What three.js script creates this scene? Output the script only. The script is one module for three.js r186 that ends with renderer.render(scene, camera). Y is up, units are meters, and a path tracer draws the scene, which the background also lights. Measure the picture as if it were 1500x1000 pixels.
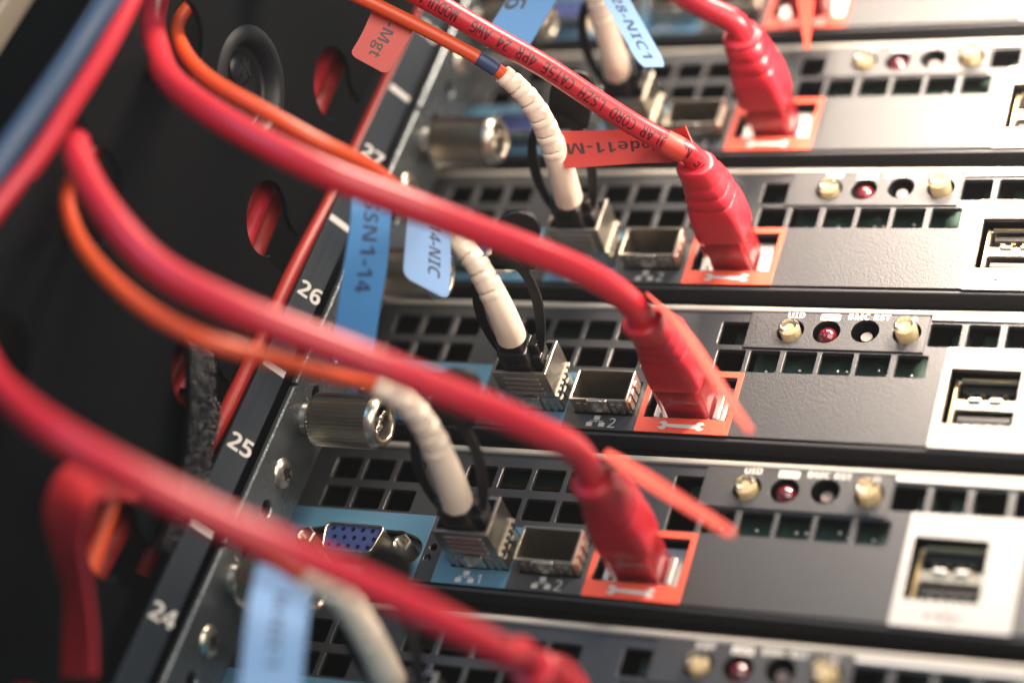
import * as THREE from 'three';
import { RoundedBoxGeometry } from 'three/addons/geometries/RoundedBoxGeometry.js';
import { mergeGeometries } from 'three/addons/utils/BufferGeometryUtils.js';
import { FontLoader } from 'three/addons/loaders/FontLoader.js';
import { RectAreaLightUniformsLib } from 'three/addons/lights/RectAreaLightUniformsLib.js';

// All measures below are millimetres in the servers' own axes (x along a server, y up the rack,
// z out of the port faces); MM turns them into metres.
const MM = 0.001;
const scene = new THREE.Scene();

// ---------------------------------------------------------------- camera
const camera = new THREE.PerspectiveCamera(19.27, 1024 / 682, 0.02, 20);
{
  const m = new THREE.Matrix4().makeBasis(
    new THREE.Vector3(0.9021984, 0.29142905, -0.31797352),
    new THREE.Vector3(-0.02909967, 0.77665479, 0.62925396),
    new THREE.Vector3(0.43033854, -0.55845899, 0.7091772));
  camera.quaternion.setFromRotationMatrix(m);
  camera.position.set(172.632 * MM, -205.041 * MM, 348.660 * MM);
  camera.focus = 0.461;
  camera.userData.fStop = camera.getFocalLength() / 18;
}

// ---------------------------------------------------------------- light
RectAreaLightUniformsLib.init();
function panelLight(name, color, power, w, h, pos, target) {
  const l = new THREE.RectAreaLight(color, power, w * MM, h * MM);
  l.name = name;
  l.position.set(pos[0] * MM, pos[1] * MM, pos[2] * MM);
  l.lookAt(target[0] * MM, target[1] * MM, target[2] * MM);
  scene.add(l);
  return l;
}
panelLight('key_light', 0xffead6, 48, 170, 120, [45, 345, 190], [10, 60, 0]);
panelLight('fill_light', 0x6fb8ee, 4, 500, 300, [-330, 60, 560], [-60, 20, 40]);
{ // small bright lamp just above the right-hand end of the servers
  const lamp = new THREE.SpotLight(0xffe8d4, 0.55, 0, 1.05, 1, 2);
  lamp.name = 'corner_lamp'; lamp.position.set(104 * MM, 156 * MM, 72 * MM); lamp.castShadow = true; lamp.shadow.radius = 1;
  lamp.target.position.set(80 * MM, 118 * MM, 0); scene.add(lamp.target);
  scene.add(lamp);
}
panelLight('aisle_light', 0xfbeedd, 5.6, 700, 600, [400, -40, 580], [-20, 30, 0]);
scene.fog = new THREE.FogExp2(0xf2f1f4, 0.019);
scene.background = new THREE.Color().setRGB(0.035, 0.14, 0.22);

const renderer = new THREE.WebGLRenderer({ antialias: true });
renderer.setSize(1024, 682);
renderer.toneMapping = THREE.LinearToneMapping;
renderer.toneMappingExposure = 1;
renderer.shadowMap.enabled = true;

// ---------------------------------------------------------------- helpers
let seed = 7;
const rnd = () => ((seed = (seed * 1664525 + 1013904223) >>> 0) / 4294967296);
const V = (a) => new THREE.Vector3(a[0], a[1], a[2]);
const used = new Map();
function numbered(name) {
  const n = used.get(name) || 0;
  used.set(name, n + 1);
  return n ? name + '_' + String(n).padStart(3, '0') : name;
}
function flat(g) {
  let q = g.index ? g.toNonIndexed() : g.clone();
  for (const k of Object.keys(q.attributes)) if (!['position', 'normal', 'uv'].includes(k)) q.deleteAttribute(k);
  if (!q.attributes.normal) q.computeVertexNormals();
  if (!q.attributes.uv) q.setAttribute('uv', new THREE.BufferAttribute(new Float32Array(q.attributes.position.count * 2), 2));
  q.clearGroups();
  return q;
}
function part(name, geos, mat, parent) {
  geos = Array.isArray(geos) ? geos : [geos];
  const g = geos.length > 1 ? mergeGeometries(geos.map(flat)) : flat(geos[0]);
  g.scale(MM, MM, MM);
  const m = new THREE.Mesh(g, mat);
  m.name = name;
  m.castShadow = m.receiveShadow = true;
  (parent || scene).add(m);
  return m;
}
function thing(name, label, category, pos = [0, 0, 0], group) {
  const o = new THREE.Group();
  o.name = numbered(name);
  o.position.set(pos[0] * MM, pos[1] * MM, pos[2] * MM);
  o.userData = { label, category };
  if (group) o.userData.group = group;
  scene.add(o);
  return o;
}
function copy(src, pos, label) {
  const o = src.clone();
  o.name = numbered(src.userData.base || src.name);
  o.userData = { ...src.userData, label };
  o.position.set(pos[0] * MM, pos[1] * MM, pos[2] * MM);
  scene.add(o);
  return o;
}
const box = (x0, x1, y0, y1, z0, z1, r = 0) => {
  const w = x1 - x0, h = y1 - y0, d = z1 - z0;
  const g = r ? new RoundedBoxGeometry(w, h, d, 2, r) : new THREE.BoxGeometry(w, h, d);
  return g.translate((x0 + x1) / 2, (y0 + y1) / 2, (z0 + z1) / 2);
};
function rectPath(x0, x1, y0, y1, r = 0, P = THREE.Path) {
  const p = new P();
  if (!r) { p.moveTo(x0, y0); p.lineTo(x1, y0); p.lineTo(x1, y1); p.lineTo(x0, y1); p.closePath(); return p; }
  p.moveTo(x0 + r, y0); p.lineTo(x1 - r, y0); p.absarc(x1 - r, y0 + r, r, -Math.PI / 2, 0);
  p.lineTo(x1, y1 - r); p.absarc(x1 - r, y1 - r, r, 0, Math.PI / 2);
  p.lineTo(x0 + r, y1); p.absarc(x0 + r, y1 - r, r, Math.PI / 2, Math.PI);
  p.lineTo(x0, y0 + r); p.absarc(x0 + r, y0 + r, r, Math.PI, 1.5 * Math.PI);
  return p;
}
const rectShape = (x0, x1, y0, y1, r) => rectPath(x0, x1, y0, y1, r, THREE.Shape);
const circlePath = (x, y, r, P = THREE.Path) => { const p = new P(); p.absarc(x, y, r, 0, Math.PI * 2); return p; };
function poly(pts, P = THREE.Shape) { const p = new P(); pts.forEach((q, i) => (i ? p.lineTo(q[0], q[1]) : p.moveTo(q[0], q[1]))); p.closePath(); return p; }
function slab(shape, holes, z0, z1, bevel = 0, curve = 10) {     // extruded sheet between z0 and z1
  shape.holes = holes || [];
  const g = new THREE.ExtrudeGeometry(shape, { depth: z1 - z0 - 2 * bevel, bevelEnabled: bevel > 0, bevelThickness: bevel, bevelSize: bevel, bevelOffset: -bevel, bevelSegments: 1, curveSegments: curve });
  return g.translate(0, 0, z0 + bevel);
}
// swept round body: radius may vary along (t) and around (a); uv = (mm along, turn around)
function sweep(points, radius, n = 90, m = 24, cap = true) {
  const c = new THREE.CatmullRomCurve3(points.map(V), false, 'centripetal');
  const fr = c.computeFrenetFrames(n, false), L = c.getLength();
  const pos = [], uv = [], idx = [];
  for (let i = 0; i <= n; i++) {
    const t = i / n, p = c.getPointAt(t);
    for (let j = 0; j <= m; j++) {
      const a = (j / m) * Math.PI * 2, r = typeof radius === 'function' ? radius(t, a, L) : radius;
      const q = p.clone().addScaledVector(fr.normals[i], Math.cos(a) * r).addScaledVector(fr.binormals[i], Math.sin(a) * r);
      pos.push(q.x, q.y, q.z); uv.push(t, j / m);
    }
  }
  for (let i = 0; i < n; i++) for (let j = 0; j < m; j++) {
    const a = i * (m + 1) + j, b = a + m + 1;
    idx.push(a, a + 1, b, b, a + 1, b + 1);
  }
  if (cap) for (const [i, flip] of [[0, 0], [n, 1]]) {
    const p = c.getPointAt(i / n), k = pos.length / 3;
    pos.push(p.x, p.y, p.z); uv.push(i / n, 0);
    for (let j = 0; j < m; j++) { const a = i * (m + 1) + j; flip ? idx.push(k, a, a + 1) : idx.push(k, a + 1, a); }
  }
  const g = new THREE.BufferGeometry();
  g.setAttribute('position', new THREE.Float32BufferAttribute(pos, 3));
  g.setAttribute('uv', new THREE.Float32BufferAttribute(uv, 2));
  g.setIndex(idx);
  g.computeVertexNormals();
  return g;
}
// a flexible strip between two edges, with thickness; uv 0..1 along and across
function ribbon(A, B, thick = 0.3, n = 28, across = 4, round = 0, cut = 0.3) {
  const ca = new THREE.CatmullRomCurve3(A.map(V)), cb = new THREE.CatmullRomCurve3(B.map(V));
  const rows = [];
  for (let i = 0; i <= n; i++) {
    const t = i / n, a = ca.getPoint(t), b = cb.getPoint(t), row = [];
    let s = 0;
    if (round) { const e = Math.max(0, 1 - (1 - t) * round); s = e > 0 ? 0.5 * cut * (1 - Math.sqrt(Math.max(0, 1 - e * e))) : 0; }
    for (let j = 0; j <= across; j++) row.push(a.clone().lerp(b, s + (1 - 2 * s) * j / across));
    rows.push(row);
  }
  const nor = (i, j) => {
    const du = rows[Math.min(n, i + 1)][j].clone().sub(rows[Math.max(0, i - 1)][j]);
    const dv = rows[i][Math.min(across, j + 1)].clone().sub(rows[i][Math.max(0, j - 1)]);
    return du.cross(dv).normalize();
  };
  const pos = [], uv = [], idx = [], k = (n + 1) * (across + 1);
  for (const sgn of [1, -1]) for (let i = 0; i <= n; i++) for (let j = 0; j <= across; j++) {
    const p = rows[i][j].clone().addScaledVector(nor(i, j), sgn * thick / 2);
    pos.push(p.x, p.y, p.z); uv.push(i / n, j / across);
  }
  const at = (s, i, j) => s * k + i * (across + 1) + j;
  for (let i = 0; i < n; i++) for (let j = 0; j < across; j++) {
    idx.push(at(0, i, j), at(0, i + 1, j), at(0, i + 1, j + 1), at(0, i, j), at(0, i + 1, j + 1), at(0, i, j + 1));
    idx.push(at(1, i, j), at(1, i + 1, j + 1), at(1, i + 1, j), at(1, i, j), at(1, i, j + 1), at(1, i + 1, j + 1));
  }
  for (let i = 0; i < n; i++) for (const j of [0, across]) {
    const q = [at(0, i, j), at(1, i, j), at(1, i + 1, j), at(0, i + 1, j)];
    j ? idx.push(q[0], q[2], q[1], q[0], q[3], q[2]) : idx.push(q[0], q[1], q[2], q[0], q[2], q[3]);
  }
  for (let j = 0; j < across; j++) for (const i of [0, n]) idx.push(at(0, i, j), at(0, i, j + 1), at(1, i, j), at(1, i, j), at(0, i, j + 1), at(1, i, j + 1));
  const g = new THREE.BufferGeometry();
  g.setAttribute('position', new THREE.Float32BufferAttribute(pos, 3));
  g.setAttribute('uv', new THREE.Float32BufferAttribute(uv, 2));
  g.setIndex(idx);
  const h = g.toNonIndexed();
  h.computeVertexNormals();
  return h;
}
// loft along z through rounded rectangles [z, cx, cy, halfW, halfH, corner]
function loft(secs, m = 40) {
  const pos = [], uv = [], idx = [];
  secs.forEach(([z, cx, cy, hw, hh, c], i) => {
    for (let j = 0; j <= m; j++) {
      const a = (j / m) * Math.PI * 2, e = 2 / c, ca = Math.cos(a), sa = Math.sin(a);
      pos.push(cx + hw * Math.sign(ca) * Math.abs(ca) ** e, cy + hh * Math.sign(sa) * Math.abs(sa) ** e, z);
      uv.push(j / m, i / secs.length);
    }
  });
  for (let i = 0; i < secs.length - 1; i++) for (let j = 0; j < m; j++) { const a = i * (m + 1) + j, b = a + m + 1; idx.push(a, a + 1, b, b, a + 1, b + 1); }
  for (const [i, flip] of [[0, 1], [secs.length - 1, 0]]) {
    const k = pos.length / 3; pos.push(secs[i][1], secs[i][2], secs[i][0]); uv.push(0, 0);
    for (let j = 0; j < m; j++) { const a = i * (m + 1) + j; flip ? idx.push(k, a + 1, a) : idx.push(k, a, a + 1); }
  }
  const g = new THREE.BufferGeometry();
  g.setAttribute('position', new THREE.Float32BufferAttribute(pos, 3));
  g.setAttribute('uv', new THREE.Float32BufferAttribute(uv, 2));
  g.setIndex(idx); g.computeVertexNormals();
  return g;
}
const alongX = (g) => g.rotateY(Math.PI / 2);          // a body built along z laid along x
const yz = (g) => g.rotateY(Math.PI / 2);              // a sheet drawn in (-z, y), its thickness turned towards +x

// ---------------------------------------------------------------- textures
function noiseTexture(size, cells, contrast, rep, base = 0.5) {
  const d = new Uint8Array(size * size * 4), lat = cells.map((c) => Array.from({ length: c * c }, rnd));
  for (let y = 0; y < size; y++) for (let x = 0; x < size; x++) {
    let v = 0, w = 0;
    cells.forEach((c, k) => {
      const fx = x / size * c, fy = y / size * c, x0 = Math.floor(fx), y0 = Math.floor(fy), tx = fx - x0, ty = fy - y0;
      const L = (i, j) => lat[k][((j + c) % c) * c + ((i + c) % c)];
      const sx = tx * tx * (3 - 2 * tx), sy = ty * ty * (3 - 2 * ty);
      const q = (L(x0, y0) * (1 - sx) + L(x0 + 1, y0) * sx) * (1 - sy) + (L(x0, y0 + 1) * (1 - sx) + L(x0 + 1, y0 + 1) * sx) * sy;
      const wk = 1 / (1 + 0.35 * k); v += q * wk; w += wk;
    });
    const b = Math.max(0, Math.min(255, 255 * (base + (v / w - 0.5) * contrast)));
    const o = (y * size + x) * 4; d[o] = d[o + 1] = d[o + 2] = b; d[o + 3] = 255;
  }
  const t = new THREE.DataTexture(d, size, size);
  t.magFilter = THREE.LinearFilter; t.minFilter = THREE.LinearFilter;
  t.wrapS = t.wrapT = THREE.RepeatWrapping; t.repeat.set(rep, rep); t.needsUpdate = true;
  return t;
}
function canvasTexture(w, h, draw) {
  const c = document.createElement('canvas'); c.width = w; c.height = h;
  draw(c.getContext('2d'), w, h);
  const t = new THREE.CanvasTexture(c);
  t.colorSpace = THREE.SRGBColorSpace; t.magFilter = THREE.LinearFilter;
  return t;
}
const grain = noiseTexture(512, [100, 210], 1.6, 1 / 29);
const smudge = noiseTexture(256, [5, 11, 40], 0.5, 1 / 70, 0.52);
const fine = noiseTexture(256, [64, 128], 1.2, 1 / 14);

// ---------------------------------------------------------------- materials
const lin = (r, g, b) => new THREE.Color().setRGB(r, g, b);
const std = (name, c, rough, metal = 0, extra = {}) => { const m = new THREE.MeshPhysicalMaterial({ color: c, roughness: rough, metalness: metal, ...extra }); m.name = name; return m; };
const M = {
  face: std('powder_coat', lin(0.013, 0.0145, 0.0165), 0.43, 0, { bumpMap: grain, bumpScale: 0.00003, ior: 1.66 }),
  faceDark: std('dark_coat', lin(0.02, 0.021, 0.023), 0.5, 0, { bumpMap: grain, bumpScale: 0.00005 }),
  inside: std('inside_black', lin(0.003, 0.0032, 0.0035), 0.8),
  lip: std('lip_metal', lin(0.3, 0.285, 0.25), 0.5, 0.4, { bumpMap: grain, bumpScale: 0.00005 }),
  trim: std('pale_trim', lin(0.45, 0.44, 0.42), 0.4, 0.2),
  blue: std('blue_vinyl', lin(0.05, 0.135, 0.21), 0.5, 0, { bumpMap: fine, bumpScale: 0.00002 }),
  dark: std('dark_vinyl', lin(0.03, 0.033, 0.038), 0.5, 0, { bumpMap: fine, bumpScale: 0.00003 }),
  red: std('red_vinyl', lin(0.56, 0.06, 0.03), 0.5, 0, { bumpMap: fine, bumpScale: 0.00003 }),
  white: std('white_vinyl', lin(0.3, 0.297, 0.287), 0.5, 0, { bumpMap: fine, bumpScale: 0.00002 }),
  print: std('white_print', lin(0.42, 0.41, 0.39), 0.7),
  printDim: std('grey_print', lin(0.4, 0.4, 0.4), 0.7),
  printBlack: std('black_print', lin(0.05, 0.045, 0.045), 0.6),
  steel: std('nickel', lin(0.62, 0.56, 0.46), 0.28, 1),
  steelDark: std('dull_nickel', lin(0.56, 0.53, 0.47), 0.3, 1, { bumpMap: fine, bumpScale: 0.00001 }),
  grip: std('turned_steel', lin(0.66, 0.62, 0.55), 0.24, 1),
  silver: std('tin_plate', lin(0.7, 0.68, 0.65), 0.35, 1),
  gold: std('gold_contact', lin(0.75, 0.55, 0.26), 0.3, 1),
  vga: std('vga_blue', lin(0.03, 0.045, 0.14), 0.45),
  black: std('black_plastic', lin(0.012, 0.012, 0.013), 0.35),
  blackMatt: std('black_matt', lin(0.006, 0.0065, 0.007), 0.6, 0, { specularIntensity: 0.5 }),
  clear: std('clear_button', lin(0.97, 0.92, 0.8), 0.05, 0, { transmission: 0.97, thickness: 0.004, ior: 1.49 }),
  plug: std('clear_plug', lin(0.97, 0.95, 0.95), 0.08, 0, { transmission: 1, thickness: 0.006, ior: 1.5 }),
  led: std('red_lens', lin(0.07, 0.004, 0.006), 0.12, 0, { clearcoat: 1, clearcoatRoughness: 0.05 }),
  greyButton: std('grey_button', lin(0.13, 0.1, 0.09), 0.5),
  pcb: std('board_green', lin(0.01, 0.03, 0.022), 0.45),
  pcbPart: std('board_part', lin(0.014, 0.03, 0.02), 0.4),
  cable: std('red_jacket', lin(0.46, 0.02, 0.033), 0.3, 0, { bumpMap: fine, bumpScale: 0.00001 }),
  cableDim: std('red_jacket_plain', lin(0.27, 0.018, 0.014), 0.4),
  boot: std('red_boot', lin(0.4, 0.01, 0.022), 0.38, 0, { clearcoat: 0.25, clearcoatRoughness: 0.3 }),
  orange: std('orange_jacket', lin(0.62, 0.07, 0.016), 0.36),
  navy: std('navy_sleeve', lin(0.025, 0.05, 0.12), 0.45),
  cream: std('cream_boot', lin(0.88, 0.74, 0.58), 0.42, 0, { bumpMap: fine, bumpScale: 0.00002 }),
  slate: std('slate_jacket', lin(0.04, 0.065, 0.115), 0.35),
  post: std('post_paint', lin(0.003, 0.009, 0.016), 0.6, 0, { specularIntensity: 0.5, bumpMap: grain, bumpScale: 0.00006 }),
  panel: std('panel_paint', lin(0.0012, 0.0024, 0.0034), 0.62, 0, { specularIntensity: 0.25, bumpMap: grain, bumpScale: 0.00005 }),
  bracket: std('bracket_steel', lin(0.16, 0.18, 0.19), 0.55, 0.85, { bumpMap: grain, bumpScale: 0.00004, roughnessMap: smudge }),
  wall: std('cabinet_wall', lin(0.002, 0.004, 0.006), 0.8, 0, { specularIntensity: 0.1 }),
  pale: std('pale_frame', lin(0.22, 0.19, 0.15), 0.5),
  velcro: std('black_hook_tape', lin(0.003, 0.0035, 0.0045), 0.7, 0, { specularIntensity: 0.15, bumpMap: noiseTexture(256, [40, 90], 1.8, 9), bumpScale: 0.0004 }),
  flagRed: std('red_tape', lin(0.54, 0.055, 0.035), 0.45),
  flagBlue: std('blue_tape', lin(0.1, 0.27, 0.47), 0.45),
};

// ---------------------------------------------------------------- print
const font = await new FontLoader().loadAsync('fonts/droid/droid_sans_bold.typeface.json');
const fontThin = await new FontLoader().loadAsync('fonts/droid/droid_sans_regular.typeface.json');
function text(str, size, x, y, z, center = true, f = font) {     // lettering as a sheet facing +z
  const g = new THREE.ShapeGeometry(f.generateShapes(str, size), 5);
  g.computeBoundingBox();
  return g.translate(x - (center ? (g.boundingBox.max.x + g.boundingBox.min.x) / 2 : 0), y, z);
}
const sheet = (shape, z, holes) => { shape.holes = holes || []; return new THREE.ShapeGeometry(shape, 10).translate(0, 0, z); };

// ================================================================ the setting
{
  const w = part('cabinet_side_wall', box(-190, -184, -400, 500, -200, 320), M.wall);
  w.userData.kind = 'structure';
  const b = part('cabinet_back_wall', box(-190, 400, -400, 600, -330, -322), M.wall);
  b.userData.kind = 'structure';
}

// ================================================================ servers
const U = 44.45, ROWS = [-1, 0, 1, 2, 3, 4];
const serverWhere = ['lowest server, only its button strip and vents showing at the bottom edge',
  'second server from the bottom, its blue screen port in plain view',
  'third server from the bottom, sharpest one with crisp UID lettering',
  'fourth server from the bottom, beside the printed red cable and red Node label',
  'fifth server from the bottom, washed pale behind the 28-NIC1 label',
  'topmost server, only its red port label showing at the top edge'];
const BX = [30.7, 39.3, 48.3, 58.0], BY = [30.6, 30.5, 31.0, 30.9];

function buildServer() {
  const s = thing('rack_server', serverWhere[2], 'server', [0, 0, 0], 'servers stacked in the rack');
  s.userData.base = 'rack_server';
  // front plate with all its openings
  const holes = [];
  const cell = (x0, x1, y0, y1) => holes.push(rectPath(x0, x1, y0, y1, 0.5));
  for (const [x0, x1] of [[-73.2, -66.4], [-64.9, -57.4], [-55.9, -49.0], [-37.8, -30.5], [-29, -21.7], [-20.4, -13.1], [-11.8, -4.5], [-3.2, 4.1]]) {
    cell(x0, x1, 26.5, 32.4); cell(x0, x1, 18.3, 24.1);
  }
  cell(13.7, 20.5, 26.3, 33);
  for (const [x0, x1] of [[14.5, 21.3], [22.5, 29.6], [31, 38.4], [39.5, 47], [48.1, 55.5], [57, 64]]) cell(x0, x1, 18.5, 24.7);
  for (let i = 0; i < 9; i++) cell(63 + i * 8.6, 70 + i * 8.6, 27.5, 33.9);
  for (let i = 0; i < 4; i++) holes.push(circlePath(BX[i], BY[i], 3.6));
  const vgaCut = () => {
    const p = new THREE.Path(); p.absarc(-46, 7.6, 4.2, -Math.PI / 2, Math.PI / 2 - 0.4);
    p.lineTo(-48.6, 12.8); p.lineTo(-68.4, 12.8); p.absarc(-71.4, 7.6, 4.2, Math.PI / 2 + 0.4, Math.PI * 1.5);
    p.lineTo(-68, 2.4); p.lineTo(-49.5, 2.4); p.closePath(); return p;
  };
  holes.push(vgaCut());
  const cage1 = [-33.2, -18.6, 4.4, 14.2], cage2 = [-16.2, -1.5, 4.4, 14.2];
  holes.push(rectPath(...cage1), rectPath(...cage2), rectPath(1.4, 21.4, 4.2, 16.4), rectPath(69.7, 85.2, 6.2, 21.4));
  holes.push(circlePath(-39.3, 9.2, 0.9), circlePath(-39.9, 6.4, 0.9));
  part('face_plate', slab(rectShape(-82, 150, 0, 36.4), holes, -1.3, 0, 0.14, 14), M.face, s);
  part('top_lip', [box(-82, 150, 35.9, 37.6, -1.6, 0.7, 0.6)], M.lip, s);
  // body behind the face
  part('chassis', [box(-82, 150, -0.7, 0.1, -60, -1.35), box(-82, 150, 36.4, 37.2, -60, -1.65), box(-82, 150, -0.5, 37, -61, -60.1),
    box(-82.6, -82.05, -0.7, 37.2, -60, -1.4), box(150.05, 150.6, -0.7, 37.2, -60, -1.4)], M.inside, s);
  part('bottom_rail', [box(-82, 150, -1.2, -0.2, -5.5, -0.4, 0.35), box(-82, 150, -2.2, -0.75, -30, -9, 0.3)], M.faceDark, s);
  // circuit board seen through the vents
  const board = part('circuit_board', [box(21.8, 66.5, 10, 29.3, -7.6, -6.2), box(-38, 6, 33.4, 36.2, -9.4, -8), box(-38, 66, 2.5, 34, -41.5, -40.1)], M.pcb, s);
  part('board_strip', box(-38, 6, 32.3, 33.3, -8.9, -8.05), M.gold, board);
  part('component', [box(15, 18.6, 30, 35, -9, -6, 1), box(66.5, 71, 30, 36, -9, -5.5, 1.2), box(73.6, 79.6, 31, 36, -9, -5.5, 1)], M.pcbPart, board);
  for (const [x, y, z] of [[33, 23.9, -6.1], [36.6, 24, -6.1], [42, 24, -6.1], [44.2, 24.1, -6.1], [51.5, 24.8, -6.1], [53.6, 23.4, -6.1], [59.2, 23.5, -6.1], [63.2, 23.4, -6.1], [25, 23.3, -6.1]])
    part('solder_joint', new THREE.SphereGeometry(0.55, 8, 6).translate(x, y, z), M.silver, board);

  // raised button strip
  const ch = BX.map((x, i) => circlePath(x, BY[i], 3.25));
  const strip = part('button_strip', slab(rectShape(20.4, 62.6, 25.35, 35.8), ch, 0.02, 0.42, 0.08, 20), M.face, s);
  const z1 = 0.45;
  part('printed_word', text('UID', 1.75, 31.3, 34.35, z1), M.print, strip);
  part('printed_word', text('BMC RST', 1.75, 48.6, 34.3, z1), M.print, strip);
  {
    const sh = rectShape(37.2, 41.9, 33.8, 36 - 0.25, 0.35), zig = new THREE.Path();
    const ln = [[37.7, 34.5], [38.7, 34.5], [39.3, 35.3], [40, 34.2], [40.6, 35.2], [41.4, 34.9]];
    ln.forEach((q, i) => (i ? zig.lineTo(q[0], q[1] + 0.22) : zig.moveTo(q[0], q[1] + 0.22)));
    ln.slice().reverse().forEach((q) => zig.lineTo(q[0] + 0.12, q[1] - 0.26)); zig.closePath();
    part('printed_symbol', sheet(sh, z1, [zig]), M.print, strip);
    const arc = new THREE.Shape(); arc.absarc(59, 34.9, 0.75, Math.PI * 0.72, Math.PI * 2.28); arc.absarc(59, 34.9, 0.5, Math.PI * 2.28, Math.PI * 0.72, true);
    part('printed_symbol', [sheet(arc, z1), sheet(rectShape(58.88, 59.12, 34.9, 35.75), z1)], M.print, strip);
  }
  for (const [i, r, top] of [[0, 2.45, 2.5], [3, 2.55, 3.8]]) {
    const pts = [[0.01, -4], [r, -4], [r, top - 0.4], [r - 0.4, top], [r - 0.75, top], [r - 1.0, top - 0.35], [0.01, top - 0.45]].map((p) => new THREE.Vector2(p[0], p[1]));
    const btn = part('push_button', new THREE.LatheGeometry(pts, 32).rotateX(Math.PI / 2).translate(BX[i], BY[i], 0), M.clear, s);
    part('button_core', new THREE.CylinderGeometry(r - 1.15, r - 0.9, 4.2, 20).rotateX(Math.PI / 2).translate(BX[i], BY[i], top - 3.6), std('button_core', lin(0.7, 0.58, 0.36), 0.5), btn);
  }
  part('indicator_lens', new THREE.SphereGeometry(2.5, 28, 18, 0, Math.PI * 2, 0, Math.PI / 2).rotateX(Math.PI / 2).translate(BX[1], BY[1], -2.0), M.led, s);
  part('reset_button', new THREE.CylinderGeometry(1.35, 1.35, 3, 24).rotateX(Math.PI / 2).translate(BX[2], BY[2], -3.1), M.greyButton, s);
  part('button_well', BX.map((x, i) => { const g = new THREE.CylinderGeometry(3.7, 3.7, 6.5, 28, 1, true); return g.rotateX(Math.PI / 2).translate(x, BY[i], -4.7); }).concat(BX.map((x, i) => new THREE.CircleGeometry(3.7, 24).translate(x, BY[i], -7.8))), M.blackMatt, s);
  part('grille_trim', box(63, 150, 34.7, 36.1, 0.02, 0.5, 0.2), M.trim, s);

  // coloured port labels
  const lab = (name, x0, x1, y0, y1, hs, m) => part(name, slab(rectShape(x0, x1, y0, y1, 0.25), hs, 0.02, 0.24, 0.05), m, s);
  lab('blue_label', -79, -41.4, -0.1, 17.5, [vgaCut()], M.blue);
  const b1 = lab('blue_label', -36.8, -18.3, -0.05, 16.2, [rectPath(...cage1)], M.blue);
  const d2 = lab('dark_label', -18.25, -0.05, -0.05, 3.95, [], M.dark);
  part('blue_label', slab(rectShape(-18.25, -16.4, 12.4, 16.2), [], 0.02, 0.24, 0.05), M.blue, s);
  const rl = lab('red_label', 0, 22.7, 0, 18.05, [rectPath(1.4, 21.4, 4.2, 16.4)], M.red);
  const wl = lab('white_label', 67.9, 92.5, -0.3, 27.3, [rectPath(69.7, 85.2, 6.2, 21.4)], M.white);
  const zl = 0.28;
  const net = (x, y) => [[1.5, 2.1], [0, 0.2], [3.1, 0.2]].map(([a, b]) => sheet(rectShape(x + a, x + a + 1.5, y + b, y + b + 1.15), zl))
    .concat([sheet(rectShape(x + 0.6, x + 4, y + 1.62, y + 1.8), zl), sheet(rectShape(x + 2.15, x + 2.35, y + 1.3, y + 2.2), zl), sheet(rectShape(x + 0.65, x + 0.85, y + 1.3, y + 1.7), zl), sheet(rectShape(x + 3.75, x + 3.95, y + 1.3, y + 1.7), zl)]);
  part('printed_symbol', net(-30.9, 0.35), M.printDim, b1); part('printed_word', text('1', 2.5, -25.2, 0.5, zl, true, fontThin), M.printDim, b1);
  part('printed_symbol', net(-12.1, 0.5), M.print, d2); part('printed_word', text('2', 2.7, -5.8, 0.55, zl, true, fontThin), M.print, d2);
  {
    const w = new THREE.Shape(), cx = 11.2, cy = 2.05, L = 4.7;
    w.moveTo(cx - L + 1, cy + 0.42);
    w.lineTo(cx + L - 1, cy + 0.42);
    w.absarc(cx + L - 0.2, cy, 1.2, Math.PI * 0.8, 0.42, true); w.lineTo(cx + L + 0.1, cy + 0.35); w.lineTo(cx + L - 0.25, cy); w.lineTo(cx + L + 0.1, cy - 0.35);
    w.absarc(cx + L - 0.2, cy, 1.2, -0.42, -Math.PI * 0.8, true);
    w.lineTo(cx - L + 1, cy - 0.42);
    w.absarc(cx - L + 0.2, cy, 1.2, -Math.PI * 0.2, -Math.PI + 0.42, true); w.lineTo(cx - L - 0.1, cy - 0.35); w.lineTo(cx - L + 0.25, cy); w.lineTo(cx - L - 0.1, cy + 0.35);
    w.absarc(cx - L + 0.2, cy, 1.2, Math.PI - 0.42, Math.PI * 0.2, true);
    part('printed_symbol', sheet(w, zl), M.print, rl);
    const t = [circ(75.2, 2.6, 0.55), sheet(rectShape(75, 82, 2.45, 2.72), zl), sheet(poly([[82.9, 2.6], [81.8, 3.1], [81.8, 2.1]]), zl),
      sheet(poly([[76.7, 2.6], [78, 3.7], [79.6, 3.7], [79.6, 3.5], [78.1, 3.5], [77.1, 2.6]]), zl), circ(79.9, 3.6, 0.4),
      sheet(poly([[77.6, 2.6], [78.7, 1.5], [80.4, 1.5], [80.4, 1.3], [78.6, 1.3], [77.2, 2.6]]), zl), sheet(rectShape(80.2, 81, 1.05, 1.75), zl)];
    function circ(x, y, r) { return sheet(circlePath(x, y, r, THREE.Shape), zl); }
    part('printed_symbol', t, M.printBlack, wl);
  }

  // screen port
  const vga = new THREE.Group(); vga.name = 'screen_port'; s.add(vga);
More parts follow.
